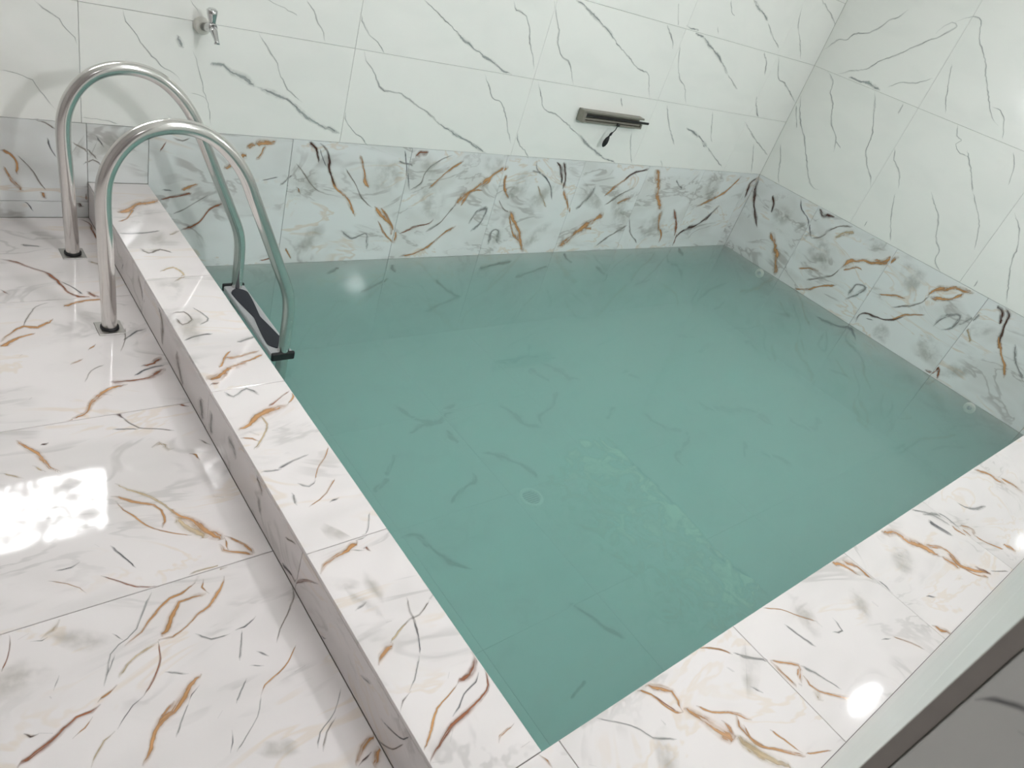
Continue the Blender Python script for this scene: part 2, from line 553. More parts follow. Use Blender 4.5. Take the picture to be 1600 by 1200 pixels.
   (6.7, [(534,1289),(557,1275)]),
   (8.7, [(306,933),(282,924),(259,915),(235,903),(216,882)]),
   (7.1, [(185,779),(164,770),(148,752),(135,730)]),
   (8.3, [(152,1060),(137,1039),(113,1026)]),
  ],
  'g': [
   (14, [(349,2639),(408,2625)]),
   (6.6, [(381,1608),(443,1592)]),
   (5.6, [(473,1330),(497,1318)]),
   (3.7, [(254,1232),(261,1220)]),
   (4, [(325,1057),(300,1022),(273,978),(253,962),(234,955),(216,940),(202,907),(189,876)]),
   (3.8, [(230,986),(245,962)]),
   (3.4, [(127,934),(112,905)]),
   (3.8, [(458,887),(429,819)]),
   (4.6, [(371,919),(395,892),(434,889)]),
   (3.6, [(313,776),(272,718)]),
   (3.8, [(426,776),(390,732)]),
   (4.2, [(293,858),(332,835)]),
   (3.1, [(437,727),(415,689),(383,662),(357,641)]),
   (3.2, [(587,670),(552,628),(508,603),(491,575)]),
   (3.7, [(442,800),(468,787)]),
  ],
  'd': [
   (14.3, [(398,1669),(413,1661),(418,1646)]),
   (13.7, [(217,1593),(224,1594),(235,1599)]),
   (9, [(55,843),(63,832),(75,831)]),
   (6.3, [(579,520),(544,507)]),
  ],
  's': [
   (72.1, [(82,1001),(54,906)]),
   (89.7, [(161,971),(196,1015)]),
   (95, [(158,918),(177,931)]),
   (65.6, [(438,633),(415,592)]),
  ],
 },
 'K': {
  'b': [
   (38.3, [(2206,114),(2169,88),(2133,56)]),
   (35.1, [(1997,144),(1953,102),(1937,18)]),
   (33.2, [(1814,84),(1763,27),(1744,-1)]),
   (22.3, [(1209,130),(1160,99)]),
   (18.3, [(1185,76),(1154,38)]),
   (7.6, [(1024,92),(971,126)]),
   (5.2, [(535,-2),(492,38),(471,92)]),
  ],
  'g': [
   (21.5, [(2373,68),(2393,26)]),
   (35.4, [(1603,70),(1565,7)]),
   (32.1, [(1527,83),(1501,12)]),
   (24.4, [(1395,89),(1325,82)]),
   (9.3, [(641,77),(603,103)]),
  ],
  'r': [
   (9.1, [(1016,4),(967,25),(948,23),(903,75),(853,122)]),
  ],
  'k': [
   (15.2, [(1017,6),(964,29)]),
   (17.8, [(547,62),(529,67)]),
   (5.7, [(535,64),(503,80),(475,102),(464,132)]),
   (5.5, [(802,-3),(779,22)]),
  ],
 },
 'P': {
  't': [
   (42, [(2858,1690),(2850,1434),(2845,1284),(2835,1140),(2816,988),(2793,823),(2824,706),(2837,560)]),
   (60, [(2640,2495),(2740,2480),(2850,2492),(2990,2478)]),
  ],
  'u': [
   (35.1, [(1823,2295),(1867,2177),(1928,2120),(2001,2111),(2079,2169),(2169,2227)]),
   (30.8, [(1786,2073),(1859,2101),(1936,2117)]),
   (36.7, [(1975,2041),(1992,1934)]),
   (47.1, [(2400,2135),(2431,2055),(2443,1953),(2528,1900)]),
   (29.8, [(2546,1909),(2575,1985),(2714,2034),(2853,2150)]),
   (59.5, [(2805,2374),(2878,2241)]),
   (62.3, [(2941,2410),(3018,2324),(3024,2221),(3109,2192)]),
   (24.3, [(1927,1741),(1918,1687),(1821,1655),(1719,1597)]),
   (40, [(2064,1837),(2165,1767),(2220,1675),(2242,1584)]),
   (70.9, [(3500,2193),(3553,2091)]),
   (29.8, [(3130,1918),(2981,1838)]),
   (23.2, [(1642,1964),(1532,1845)]),
   (57.6, [(3261,1818),(3298,1714),(3336,1627),(3430,1613)]),
   (32, [(3452,1592),(3370,1511),(3182,1443),(3153,1357)]),
   (71.7, [(3805,1799),(3843,1703),(3986,1646),(4160,1579),(4191,1400)]),
   (55.7, [(4418,1453),(4420,1348),(4547,1293),(4703,1371)]),
   (31.4, [(3797,1377),(3640,1277)]),
   (63.6, [(3831,1274),(3878,1183),(3941,1102)]),
   (38.3, [(4601,2310),(4356,2212)]),
   (75.1, [(4360,2444),(4535,2389)]),
   (27.3, [(1406,1513),(1479,1493),(1500,1411),(1532,1326),(1602,1251)]),
   (24.1, [(1534,1833),(1430,1776)]),
   (27.9, [(1874,949),(1916,862),(1950,780),(1995,710)]),
   (17.6, [(1704,655),(1601,624)]),
  ],
 },
 'J': {
  'k': [
   (7, [(-40,1092),(-48,1103),(-59,1111),(-75,1120),(-100,1128)]),
   (4, [(-66,1096),(-80,1100)]),
  ],
 },
}

# ------------------------------------------------------------------ node helpers and materials
def lin(r, g, b):
    f = lambda c: (c / 255.0) / 12.92 if c <= 10.31 else (((c / 255.0) + 0.055) / 1.055) ** 2.4
    return (f(r), f(g), f(b), 1.0)

def new_mat(name):
    m = bpy.data.materials.new(name)
    m.use_nodes = True
    nt = m.node_tree
    for n in list(nt.nodes):
        nt.nodes.remove(n)
    return m, nt

def node(nt, kind, **kw):
    n = nt.nodes.new(kind)
    for k, v in kw.items():
        if k in n.inputs:
            n.inputs[k].default_value = v
        else:
            setattr(n, k, v)
    return n

def link(nt, a, b):
    nt.links.new(a, b)

def principled(nt, **kw):
    p = nt.nodes.new('ShaderNodeBsdfPrincipled')
    for k, v in kw.items():
        p.inputs[k].default_value = v
    return p

def finish(nt, shader):
    o = nt.nodes.new('ShaderNodeOutputMaterial')
    link(nt, shader, o.inputs['Surface'])
    return o

def math_node(nt, op, a, b=None, clamp=False):
    n = nt.nodes.new('ShaderNodeMath')
    n.operation = op
    n.use_clamp = clamp
    for i, v in enumerate((a, b)):
        if v is None:
            continue
        if isinstance(v, (int, float)):
            n.inputs[i].default_value = v
        else:
            link(nt, v, n.inputs[i])
    return n.outputs[0]

def ramp(nt, fac, lo, hi, a=0.0, b=1.0):
    n = nt.nodes.new('ShaderNodeMapRange')
    n.interpolation_type = 'SMOOTHSTEP'
    n.inputs['From Min'].default_value = lo
    n.inputs['From Max'].default_value = hi
    n.inputs['To Min'].default_value = a
    n.inputs['To Max'].default_value = b
    link(nt, fac, n.inputs['Value'])
    return n.outputs['Result']

def mix_col(nt, fac, a, b):
    n = nt.nodes.new('ShaderNodeMix')
    n.data_type = 'RGBA'
    if isinstance(fac, (int, float)):
        n.inputs[0].default_value = fac
    else:
        link(nt, fac, n.inputs[0])
    for s, v in ((6, a), (7, b)):
        if isinstance(v, tuple):
            n.inputs[s].default_value = v
        else:
            link(nt, v, n.inputs[s])
    return n.outputs[2]

def tile_coords(nt, scale=(1, 1, 1), rot=(0, 0, 0)):
    tc = nt.nodes.new('ShaderNodeTexCoord')
    oi = nt.nodes.new('ShaderNodeObjectInfo')
    off = math_node(nt, 'MULTIPLY', oi.outputs['Random'], 37.0)
    comb = nt.nodes.new('ShaderNodeCombineXYZ')
    link(nt, off, comb.inputs[0]); link(nt, off, comb.inputs[1]); link(nt, off, comb.inputs[2])
    add = nt.nodes.new('ShaderNodeVectorMath')
    link(nt, tc.outputs['Object'], add.inputs[0]); link(nt, comb.outputs[0], add.inputs[1])
    mp = nt.nodes.new('ShaderNodeMapping')
    mp.inputs['Scale'].default_value = scale
    mp.inputs['Rotation'].default_value = rot
    link(nt, add.outputs[0], mp.inputs['Vector'])
    return mp.outputs[0]

def noise(nt, vec, scale, detail=4.0, rough=0.55, dist=0.0):
    n = nt.nodes.new('ShaderNodeTexNoise')
    n.inputs['Scale'].default_value = scale
    n.inputs['Detail'].default_value = detail
    n.inputs['Roughness'].default_value = rough
    n.inputs['Distortion'].default_value = dist
    if vec is not None:
        link(nt, vec, n.inputs['Vector'])
    return n.outputs['Fac']

def ridge(nt, fac, level, lo, hi):
    # thin lines where the noise crosses a level
    d = math_node(nt, 'ABSOLUTE', math_node(nt, 'SUBTRACT', fac, level))
    return ramp(nt, d, lo, hi, 1.0, 0.0)

def marble_material(name, base, cloud, line, gold, cloud_amt, line_amt, gold_amt, rough):
    m, nt = new_mat(name)
    v1 = tile_coords(nt, (1.0, 2.2, 1.0), (0, 0, 0.6))
    soft = noise(nt, v1, 2.6, 2, 0.5, 0.5)
    c = math_node(nt, 'MULTIPLY', ramp(nt, soft, 0.40, 0.75), cloud_amt)
    col = mix_col(nt, c, base, cloud)
    if line_amt:
        fine = noise(nt, v1, 2.0, 4, 0.6, 1.1)
        l = math_node(nt, 'MULTIPLY', ridge(nt, fine, 0.5, 0.004, 0.035), ramp(nt, soft, 0.46, 0.62))
        col = mix_col(nt, math_node(nt, 'MULTIPLY', l, line_amt), col, line)
        g = math_node(nt, 'MULTIPLY', ridge(nt, fine, 0.43, 0.004, 0.03), ramp(nt, soft, 0.54, 0.42))
        col = mix_col(nt, math_node(nt, 'MULTIPLY', g, gold_amt), col, gold)
    p = principled(nt, Roughness=rough)
    link(nt, col, p.inputs['Base Color'])
    finish(nt, p.outputs[0])
    return m

M = {}
M['gold_marble'] = marble_material('gold_veined_polished_tile', lin(236, 230, 229), lin(218, 213, 211), lin(184, 180, 177), lin(222, 200, 170),
                                   0.7, 0.45, 0.3, 0.05)
M['wall_marble'] = marble_material('gold_veined_wall_tile', lin(232, 234, 233), lin(210, 210, 206), lin(172, 169, 166), lin(208, 182, 150),
                                   0.7, 0.65, 0.4, 0.10)
M['dimmed_marble'] = marble_material('underwater_dimmed_tile', lin(192, 195, 191), lin(180, 182, 178), lin(160, 158, 154), lin(190, 170, 140), 0.7, 0.4, 0.2, 0.2)  # marble darkened so its colour carries the weaker light under water
M['satin_marble'] = marble_material('white_satin_wall_tile', lin(230, 231, 227), lin(222, 224, 220), lin(196, 201, 198), lin(205, 208, 203), 0.6, 0.0, 0.0, 0.32)
M['white_marble'] = marble_material('white_grey_veined_tile', lin(243, 243, 238), lin(236, 237, 232), lin(196, 201, 198), lin(205, 208, 203),
                                    0.6, 0.0, 0.0, 0.11)

def plain(name, col, rough=0.5, metallic=0.0, var=0.06, scale=30.0, bump=0.0):
    m, nt = new_mat(name)
    tc = nt.nodes.new('ShaderNodeTexCoord')
    n = noise(nt, tc.outputs['Object'], scale, 4, 0.6)
    dark = tuple(c * (1 - var) for c in col[:3]) + (1.0,)
    lite = tuple(min(1.0, c * (1 + var)) for c in col[:3]) + (1.0,)
    c = mix_col(nt, n, dark, lite)
    p = principled(nt, Roughness=rough, Metallic=metallic)
    link(nt, c, p.inputs['Base Color'])
    if bump:
        b = nt.nodes.new('ShaderNodeBump')
        b.inputs['Strength'].default_value = bump
        link(nt, n, b.inputs['Height']); link(nt, b.outputs[0], p.inputs['Normal'])
    finish(nt, p.outputs[0])
    return m

M['grout'] = plain('grey_grout', lin(150, 142, 134), 0.85, 0, 0.08, 60)
M['grout_white'] = plain('pale_grout', lin(170, 168, 158), 0.85, 0, 0.06, 60)
M['plaster'] = plain('white_plaster', lin(236, 236, 232), 0.7, 0, 0.02, 12)
M['steel'] = plain('brushed_steel', (0.70, 0.68, 0.66, 1), 0.17, 1.0, 0.05, 80)
M['dull_steel'] = plain('dull_steel', (0.46, 0.44, 0.42, 1), 0.38, 1.0, 0.1, 60)
M['chrome'] = plain('chrome', (0.62, 0.62, 0.62, 1), 0.1, 1.0, 0.02, 40)
M['navy_rubber'] = plain('dark_navy_rubber', lin(38, 40, 50), 0.55, 0, 0.2, 200, 0.2)
M['black_plastic'] = plain('black_plastic', lin(28, 29, 30), 0.4, 0, 0.1, 60)
M['grey_plastic'] = plain('pale_grey_plastic', lin(188, 188, 190), 0.35, 0, 0.05, 60)
M['white_plastic'] = plain('white_plastic', lin(226, 224, 216), 0.35, 0, 0.03, 40)
M['bronze'] = plain('bronze_grey_metal', lin(150, 146, 136), 0.4, 0.6, 0.12, 50)
M['dark_slot'] = plain('black_recess', lin(26, 25, 24), 0.6, 0, 0.1, 60)
M['jamb'] = plain('dark_edge_trim', lin(160, 154, 148), 0.4, 0, 0.1, 40)
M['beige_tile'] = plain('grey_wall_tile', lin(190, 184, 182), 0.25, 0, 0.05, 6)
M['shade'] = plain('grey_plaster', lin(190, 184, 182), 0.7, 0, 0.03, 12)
M['frame'] = plain('white_metal_frame', lin(225, 225, 222), 0.4, 0.0, 0.02, 40)

def vein_material(name, soft):
    m, nt = new_mat(name)
    at = nt.nodes.new('ShaderNodeAttribute'); at.attribute_name = 'vein'
    uv = nt.nodes.new('ShaderNodeUVMap'); uv.uv_map = 'along'
    geo = nt.nodes.new('ShaderNodeNewGeometry')
    sep = nt.nodes.new('ShaderNodeSeparateXYZ'); link(nt, uv.outputs[0], sep.inputs[0])
    tent = lambda v: math_node(nt, 'SUBTRACT', 1.0, math_node(nt, 'ABSOLUTE', math_node(nt, 'SUBTRACT', math_node(nt, 'MULTIPLY', v, 2.0), 1.0)))
    n1 = noise(nt, geo.outputs['Position'], 16 if soft else 17, 4 if soft else 3, 0.55)
    edge = ramp(nt, tent(sep.outputs[1]), 0.0, 0.7 if soft else 0.3)
    if soft:
        a = math_node(nt, 'MULTIPLY', edge, ramp(nt, n1, 0.34, 0.66, 0.1, 1.0))
    else:
        v = math_node(nt, 'ADD', sep.outputs[1], math_node(nt, 'MULTIPLY', math_node(nt, 'SUBTRACT', n1, 0.5), 0.8))
        t = tent(v)
        prof = math_node(nt, 'ADD', ramp(nt, t, 0.0, 0.9, 0.0, 0.42), ramp(nt, t, 0.45, 0.95, 0.0, 0.58))
        strand_vec = nt.nodes.new('ShaderNodeMapping'); strand_vec.inputs['Scale'].default_value = (9, 3.6, 1)
        link(nt, uv.outputs[0], strand_vec.inputs['Vector'])
        st = ramp(nt, noise(nt, strand_vec.outputs[0], 1.0, 3, 0.6), 0.3, 0.62, 0.3, 1.1)
        a = math_node(nt, 'MULTIPLY', math_node(nt, 'MULTIPLY', prof, edge), st)
    a = math_node(nt, 'MULTIPLY', a, at.outputs['Alpha'], True)
    tint = ramp(nt, n1, 0.3, 0.7, 0.82, 1.1)
    col = nt.nodes.new('ShaderNodeVectorMath'); col.operation = 'SCALE'
    link(nt, at.outputs['Color'], col.inputs[0]); link(nt, tint, col.inputs['Scale'])
    p = principled(nt, Roughness=0.1)
    link(nt, col.outputs[0], p.inputs['Base Color'])
    tr = nt.nodes.new('ShaderNodeBsdfTransparent')
    mx = nt.nodes.new('ShaderNodeMixShader')
    link(nt, a, mx.inputs[0]); link(nt, tr.outputs[0], mx.inputs[1]); link(nt, p.outputs[0], mx.inputs[2])
    finish(nt, mx.outputs[0])
    return m

M['stain'] = vein_material('marble_cloud_print', True)
M['vein'] = vein_material('marble_vein_print', False)

# colour, strength, width factor of each kind of printed vein
KINDS = {
    'w': (lin(146, 151, 149), 0.54, 1.35),
    'v': (lin(172, 178, 176), 0.66, 1.7),
    'o': (lin(202, 152, 102), 0.92, 1.6),
    'y': (lin(212, 190, 154), 0.70, 1.9),
    'r': (lin(160, 104, 74), 0.92, 1.5),
    'd': (lin(92, 62, 52), 1.0, 1.5),
    'k': (lin(104, 105, 110), 0.80, 1.5),
    'b': (lin(150, 139, 128), 0.72, 1.6),
    'g': (lin(168, 167, 165), 0.70, 1.9),
    's': (lin(182, 178, 164), 0.36, 1.6),
    'u': (lin(84, 86, 74), 0.95, 1.9),
    't': (lin(30, 110, 112), 0.9, 1.5),
}

# ------------------------------------------------------------------ object helpers
def put(name, mesh, parent=None, label=None, category=None, group=None, kind=None):
    o = bpy.data.objects.new(name, mesh)
    COL.objects.link(o)
    if parent is not None:
        o.parent = parent
    if label: o['label'] = label
    if category: o['category'] = category
    if group: o['group'] = group
    if kind: o['kind'] = kind
    return o

def empty(name, loc, label, category, group=None, kind=None):
    o = put(name, None, None, label, category, group, kind)
    o.empty_display_size = 0.05
    o.location = loc
    return o

def bm_obj(name, bm, mat, parent=None, smooth=False, **kw):
    me = bpy.data.meshes.new(name)
    bmesh.ops.recalc_face_normals(bm, faces=bm.faces)
    bm.to_mesh(me); bm.free()
    me.materials.append(mat)
    if smooth:
        me.polygons.foreach_set('use_smooth', [True] * len(me.polygons))
    return put(name, me, parent, **kw)

def add_box(bm, x0, y0, z0, x1, y1, z1, bevel=0.0, seg=2):
    vs = [bm.verts.new(c) for c in ((x0, y0, z0), (x1, y0, z0), (x1, y1, z0), (x0, y1, z0),
                                    (x0, y0, z1), (x1, y0, z1), (x1, y1, z1), (x0, y1, z1))]
    fs = [bm.faces.new([vs[i] for i in f]) for f in ((3, 2, 1, 0), (4, 5, 6, 7), (0, 1, 5, 4), (1, 2, 6, 5), (2, 3, 7, 6), (3, 0, 4, 7))]
    if bevel:
        es = list({e for f in fs for e in f.edges})
        bmesh.ops.bevel(bm, geom=es, offset=bevel, segments=seg, affect='EDGES', profile=0.5)

def box(name, a, b, mat, parent=None, bevel=0.0, **kw):
    bm = bmesh.new()
    add_box(bm, *a, *b, bevel)
    return bm_obj(name, bm, mat, parent, **kw)

def add_tube(bm, pts, r, seg=20, cap=True):
    pts = [Vector(p) for p in pts]
    rad = r if isinstance(r, (list, tuple)) else [r] * len(pts)
    rings = []
    prev = None
    for i, p in enumerate(pts):
        d = (pts[min(i + 1, len(pts) - 1)] - pts[max(i - 1, 0)]).normalized()
        if prev is None:
            a = Vector((0, 1, 0)) if abs(d.y) < 0.9 else Vector((1, 0, 0))
            n = (a - d * a.dot(d)).normalized()
        else:
            n = (prev - d * prev.dot(d)).normalized()
        prev = n
        b = d.cross(n)
        rings.append([bm.verts.new(p + (n * math.cos(t) + b * math.sin(t)) * rad[i])
                      for t in (2 * math.pi * k / seg for k in range(seg))])
    for q, s in zip(rings, rings[1:]):
        for k in range(seg):
            bm.faces.new((q[k], q[(k + 1) % seg], s[(k + 1) % seg], s[k]))
    if cap:
        bm.faces.new(rings[0][::-1]); bm.faces.new(rings[-1])

def add_lathe(bm, centre, axis, prof, seg=28):
    # prof: (distance along the axis, radius)
    axis = Vector(axis).normalized()
    a = Vector((0, 0, 1)) if abs(axis.z) < 0.9 else Vector((1, 0, 0))
    n = (a - axis * a.dot(axis)).normalized(); b = axis.cross(n)
    rings = []
    for h, r in prof:
        c = Vector(centre) + axis * h
        rings.append([bm.verts.new(c + (n * math.cos(t) + b * math.sin(t)) * max(r, 1e-5))
                      for t in (2 * math.pi * k / seg for k in range(seg))])
    for q, s in zip(rings, rings[1:]):
        for k in range(seg):
            bm.faces.new((q[k], q[(k + 1) % seg], s[(k + 1) % seg], s[k]))
    bm.faces.new(rings[0][::-1]); bm.faces.new(rings[-1])

def smooth_line(pts, step, jag, rng):
    # Catmull-Rom through the traced points, then a little jaggedness
    out = []
    n = len(pts)
    for i in range(n - 1):
        p0, p1, p2, p3 = pts[max(i - 1, 0)], pts[i], pts[i + 1], pts[min(i + 2, n - 1)]
        L = math.hypot(p2[0] - p1[0], p2[1] - p1[1])
        k = max(1, int(L / step))
        for j in range(k):
            t = j / k
            q = []
            for c in (0, 1):
                q.append(0.5 * (2 * p1[c] + (p2[c] - p0[c]) * t + (2 * p0[c] - 5 * p1[c] + 4 * p2[c] - p3[c]) * t * t
                                + (3 * p1[c] - p0[c] - 3 * p2[c] + p3[c]) * t ** 3))
            out.append([q[0] + rng.uniform(-jag, jag), q[1] + rng.uniform(-jag, jag)])
    out.append(list(pts[-1]))
    return out

RNG = random.Random(11)
LINES = {}
for surf, kinds in VEINS.items():
    LINES[surf] = []
    for kind, items in kinds.items():
        for wmm, pts in items:
            p = [(u / 1000.0, v / 1000.0) for u, v in pts]
            w = wmm / 1000.0
            jag = 0.0022 if kind in 'wv' else 0.0
            LINES[surf].append((kind, w * KINDS[kind][2], smooth_line(p, 0.014, jag, RNG)))

# a frame tells where a flat tiled surface lies: origin, direction of u, of v and outward normal
FR = {
    'deck': (Vector((0, 0, 0)), Vector((1, 0, 0)), Vector((0, 1, 0)), Vector((0, 0, 1))),
    'coping': (Vector((0, 0, COP)), Vector((1, 0, 0)), Vector((0, 1, 0)), Vector((0, 0, 1))),
    'riser': (Vector((XO, 0, 0)), Vector((0, 1, 0)), Vector((0, 0, 1)), Vector((-1, 0, 0))),
    'back': (Vector((0, YB, 0)), Vector((1, 0, 0)), Vector((0, 0, 1)), Vector((0, -1, 0))),
    'right': (Vector((XR, 0, 0)), Vector((0, 1, 0)), Vector((0, 0, 1)), Vector((-1, 0, 0))),
    'left': (Vector((XW, 0, 0)), Vector((0, 1, 0)), Vector((0, 0, 1)), Vector((1, 0, 0))),
    'front': (Vector((0, YW, 0)), Vector((1, 0, 0)), Vector((0, 0, 1)), Vector((0, 1, 0))),
    'jamb': (Vector((XJ, 0, 0)), Vector((0, 1, 0)), Vector((0, 0, 1)), Vector((-1, 0, 0))),
    'pool_floor': (Vector((0, 0, PFLOOR)), Vector((1, 0, 0)), Vector((0, 1, 0)), Vector((0, 0, 1))),
    'pool_left': (Vector((XL, 0, 0)), Vector((0, 1, 0)), Vector((0, 0, 1)), Vector((1, 0, 0))),
    'pool_front': (Vector((0, YF, 0)), Vector((1, 0, 0)), Vector((0, 0, 1)), Vector((0, 1, 0))),
}
TRACE = {'jamb': 'J', 'deck': 'D', 'coping': 'C', 'riser': 'K', 'back': 'B', 'right': 'R', 'pool_floor': 'P'}
TILE_T = 0.010
GAP = 0.0009

def tile(name, parent, frame, rect, mat, gap=GAP, thick=TILE_T):
    """One tile: a chamfered slab with the vein print that falls on it."""
    O, U, V, N = FR[frame]
    u0, v0, u1, v1 = rect
    cu, cv = (u0 + u1) / 2, (v0 + v1) / 2
    hu, hv = (u1 - u0) / 2 - gap, (v1 - v0) / 2 - gap
    c = 0.0008
    verts = [(sx * hu, sy * hv, -thick) for sx, sy in ((-1, -1), (1, -1), (1, 1), (-1, 1))]
    verts += [(sx * hu, sy * hv, -c) for sx, sy in ((-1, -1), (1, -1), (1, 1), (-1, 1))]
    verts += [(sx * (hu - c), sy * (hv - c), 0.0) for sx, sy in ((-1, -1), (1, -1), (1, 1), (-1, 1))]
    flip = U.cross(V).dot(N) < 0
    faces = [(3, 2, 1, 0), (8, 9, 10, 11)]
    for k in range(4):
        j = (k + 1) % 4
        faces.append((k, j, j + 4, k + 4)); faces.append((k + 4, j + 4, j + 8, k + 8))
    ribbon = []                                            # (kind, face, colours, uvs)
    key = TRACE.get(frame)
    lift = 0.00012
    for kind, w, pts in LINES.get(key, ()) if key else ():
        col, strength, _ = KINDS[kind]
        runs, cur = [], []
        for i, (u, v) in enumerate(pts):
            if abs(u - cu) <= hu and abs(v - cv) <= hv:
                if not cur and i > 0: cur.append(i - 1)
                cur.append(i)
            elif cur:
                cur.append(i); runs.append(cur); cur = []
        if cur: runs.append(cur)
        for run in runs:
            if len(run) < 2: continue
            lift += 0.000012
            base = len(verts); length = 0.0; n = len(run); prev = None; al = []; us = []
            for i in run:
                a, b = pts[max(i - 1, 0)], pts[min(i + 1, len(pts) - 1)]
                d = Vector((b[0] - a[0], b[1] - a[1]))
                d = d.normalized() if d.length > 1e-6 else Vector((1, 0))
                nn = Vector((-d.y, d.x))
                e = min(i, len(pts) - 1 - i)
                total = max(1, len(pts) - 1)
                fade = min(1.0, e / max(1.0, total * (0.45 if kind == 's' else 0.14)))
                fade = fade * fade * (3 - 2 * fade)
                al.append(fade if kind == 's' else 0.25 + 0.75 * fade)
                ww = w * (0.45 + 0.55 * fade) * (0.72 + 0.5 * math.sin(i * 0.31 + w * 900) ** 2)
                p = Vector(pts[i])
                if prev is not None: length += (p - prev).length
                prev = p; us.append(length)
                for s in (-1, 1):
                    q = p + nn * (ww / 2 * s)
                    verts.append((max(-hu + c, min(hu - c, q.x - cu)), max(-hv + c, min(hv - c, q.y - cv)), lift))
            for k in range(n - 1):
                i0 = base + 2 * k
                f = (i0, i0 + 2, i0 + 3, i0 + 1)
                cl = lambda t: (col[0], col[1], col[2], strength * al[t])
                seed = w * 77.0 + cu * 13
                ribbon.append((kind, f, (cl(k), cl(k + 1), cl(k + 1), cl(k)),
                               ((us[k] + seed, 0), (us[k + 1] + seed, 0), (us[k + 1] + seed, 1), (us[k] + seed, 1))))
    n_solid = len(faces)
    me = bpy.data.meshes.new(name)
    if flip:                                               # mirrored frame: run v backwards so that the slab stays right-handed
        verts = [(x, -y, z) for x, y, z in verts]
    allf = faces + [r[1] for r in ribbon]
    me.from_pydata(verts, [], [f[::-1] for f in allf] if flip else allf)
    me.materials.append(mat)
    if ribbon:
        me.materials.append(M['vein'])
        me.materials.append(M['stain'])
        ca = me.color_attributes.new('vein', 'FLOAT_COLOR', 'CORNER')
        uvl = me.uv_layers.new(name='along')
        for k, (kind, f, cols, uvs) in enumerate(ribbon):
            poly = me.polygons[n_solid + k]
            poly.material_index = 2 if kind == 's' else 1
            cs, us_ = (cols[::-1], uvs[::-1]) if flip else (cols, uvs)
            for j, li in enumerate(poly.loop_indices):
                ca.data[li].color = cs[j]
                uvl.data[li].uv = us_[j]
    o = put(name, me, parent)
    Vv = -V if flip else V
    R = Matrix((U, Vv, N)).transposed().to_4x4()
    loc = O + U * cu + V * cv
    o.matrix_world = Matrix.Translation(loc) @ R
    return o

def cuts(lo, hi, marks):
    m = sorted([lo] + [x for x in marks if lo + 0.012 < x < hi - 0.012] + [hi])
    return list(zip(m, m[1:]))

def seq(start, step, n):
    return [start + step * k for k in range(n)]

# ------------------------------------------------------------------ the setting
def structure(name, a, b, mat, label, category):
    return box(name, a, b, mat, label=label, category=category, kind='structure')

T = TILE_T
floor = structure('floor', (XW, YH, -0.12), (XO + T, YB, -T), M['grout'],
                  'polished white marble deck floor with gold veins beside the pool curb', 'floor')
for v0, v1 in cuts(YH, YB, seq(2.271 - 0.602 * 8, 0.602, 10)):
    for u0, u1 in cuts(XW, XO, (-1.2, -0.6, 0.0)):
        tile('floor_tile', floor, 'deck', (u0, v0, u1, v1), M['gold_marble'])

# back wall: gold veined tiles below, white tiles above
wall_back = structure('wall_back', (XW, YB + T, PFLOOR - 0.15), (XR + 0.25, YB + 0.20, CEIL), M['grout_white'],
                      'back wall of white tiles above a gold veined marble band', 'wall')
white_rows = [DADO, 0.765, 1.166, 1.567, 1.968, 2.369, CEIL]
for z0, z1 in zip(white_rows, white_rows[1:]):
    for u0, u1 in cuts(XW, XR, seq(-1.425, 1.006, 8)):
        tile('wall_tile', wall_back, 'back', (u0, z0, u1, z1), M['white_marble'], 0.0006)
for u0, u1 in cuts(XW, XO, (-1.638, -1.035, -0.432, 0.171)):
    tile('dado_tile', wall_back, 'back', (u0, 0.065, u1, DADO), M['wall_marble'])
    tile('dado_tile', wall_back, 'back', (u0, 0.0, u1, 0.065), M['wall_marble'])
for u0, u1 in cuts(XO, XL, ()):
    tile('dado_tile', wall_back, 'back', (u0, COP, u1, DADO), M['wall_marble'])
for u0, u1 in cuts(XL, XR, seq(1.377, 0.603, 7)):
    tile('dado_tile', wall_back, 'back', (u0, -0.235, u1, DADO), M['wall_marble'])
    tile('dado_tile', wall_back, 'back', (u0, PFLOOR, u1, -0.235), M['dimmed_marble'])

wall_right = structure('wall_right', (XR + T, YW - 0.2, PFLOOR - 0.15), (XR + 0.25, YB + T, CEIL), M['grout_white'],
                       'right wall of white tiles above a gold veined marble band', 'wall')
right_rows = [DADO, 1.166, 1.967, CEIL]
for z0, z1 in zip(right_rows, right_rows[1:]):
    for u0, u1 in cuts(YW, YB, (0.41, 1.226, 2.042)):
        tile('wall_tile', wall_right, 'right', (u0, z0, u1, z1), M['white_marble'], 0.0006)
for u0, u1 in cuts(YW, YF, ()):
    tile('dado_tile', wall_right, 'right', (u0, COP, u1, DADO), M['wall_marble'])
for u0, u1 in cuts(YF, YB, (0.43, 1.033, 1.665, 2.30)):
    tile('dado_tile', wall_right, 'right', (u0, -0.235, u1, DADO), M['wall_marble'])
    tile('dado_tile', wall_right, 'right', (u0, PFLOOR, u1, -0.235), M['dimmed_marble'])

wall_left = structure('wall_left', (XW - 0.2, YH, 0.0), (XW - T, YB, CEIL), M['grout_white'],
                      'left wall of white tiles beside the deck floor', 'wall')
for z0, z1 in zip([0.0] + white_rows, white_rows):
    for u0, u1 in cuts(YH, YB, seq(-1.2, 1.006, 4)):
        tile('wall_tile', wall_left, 'left', (u0, z0, u1, z1), M['beige_tile'], 0.0006)

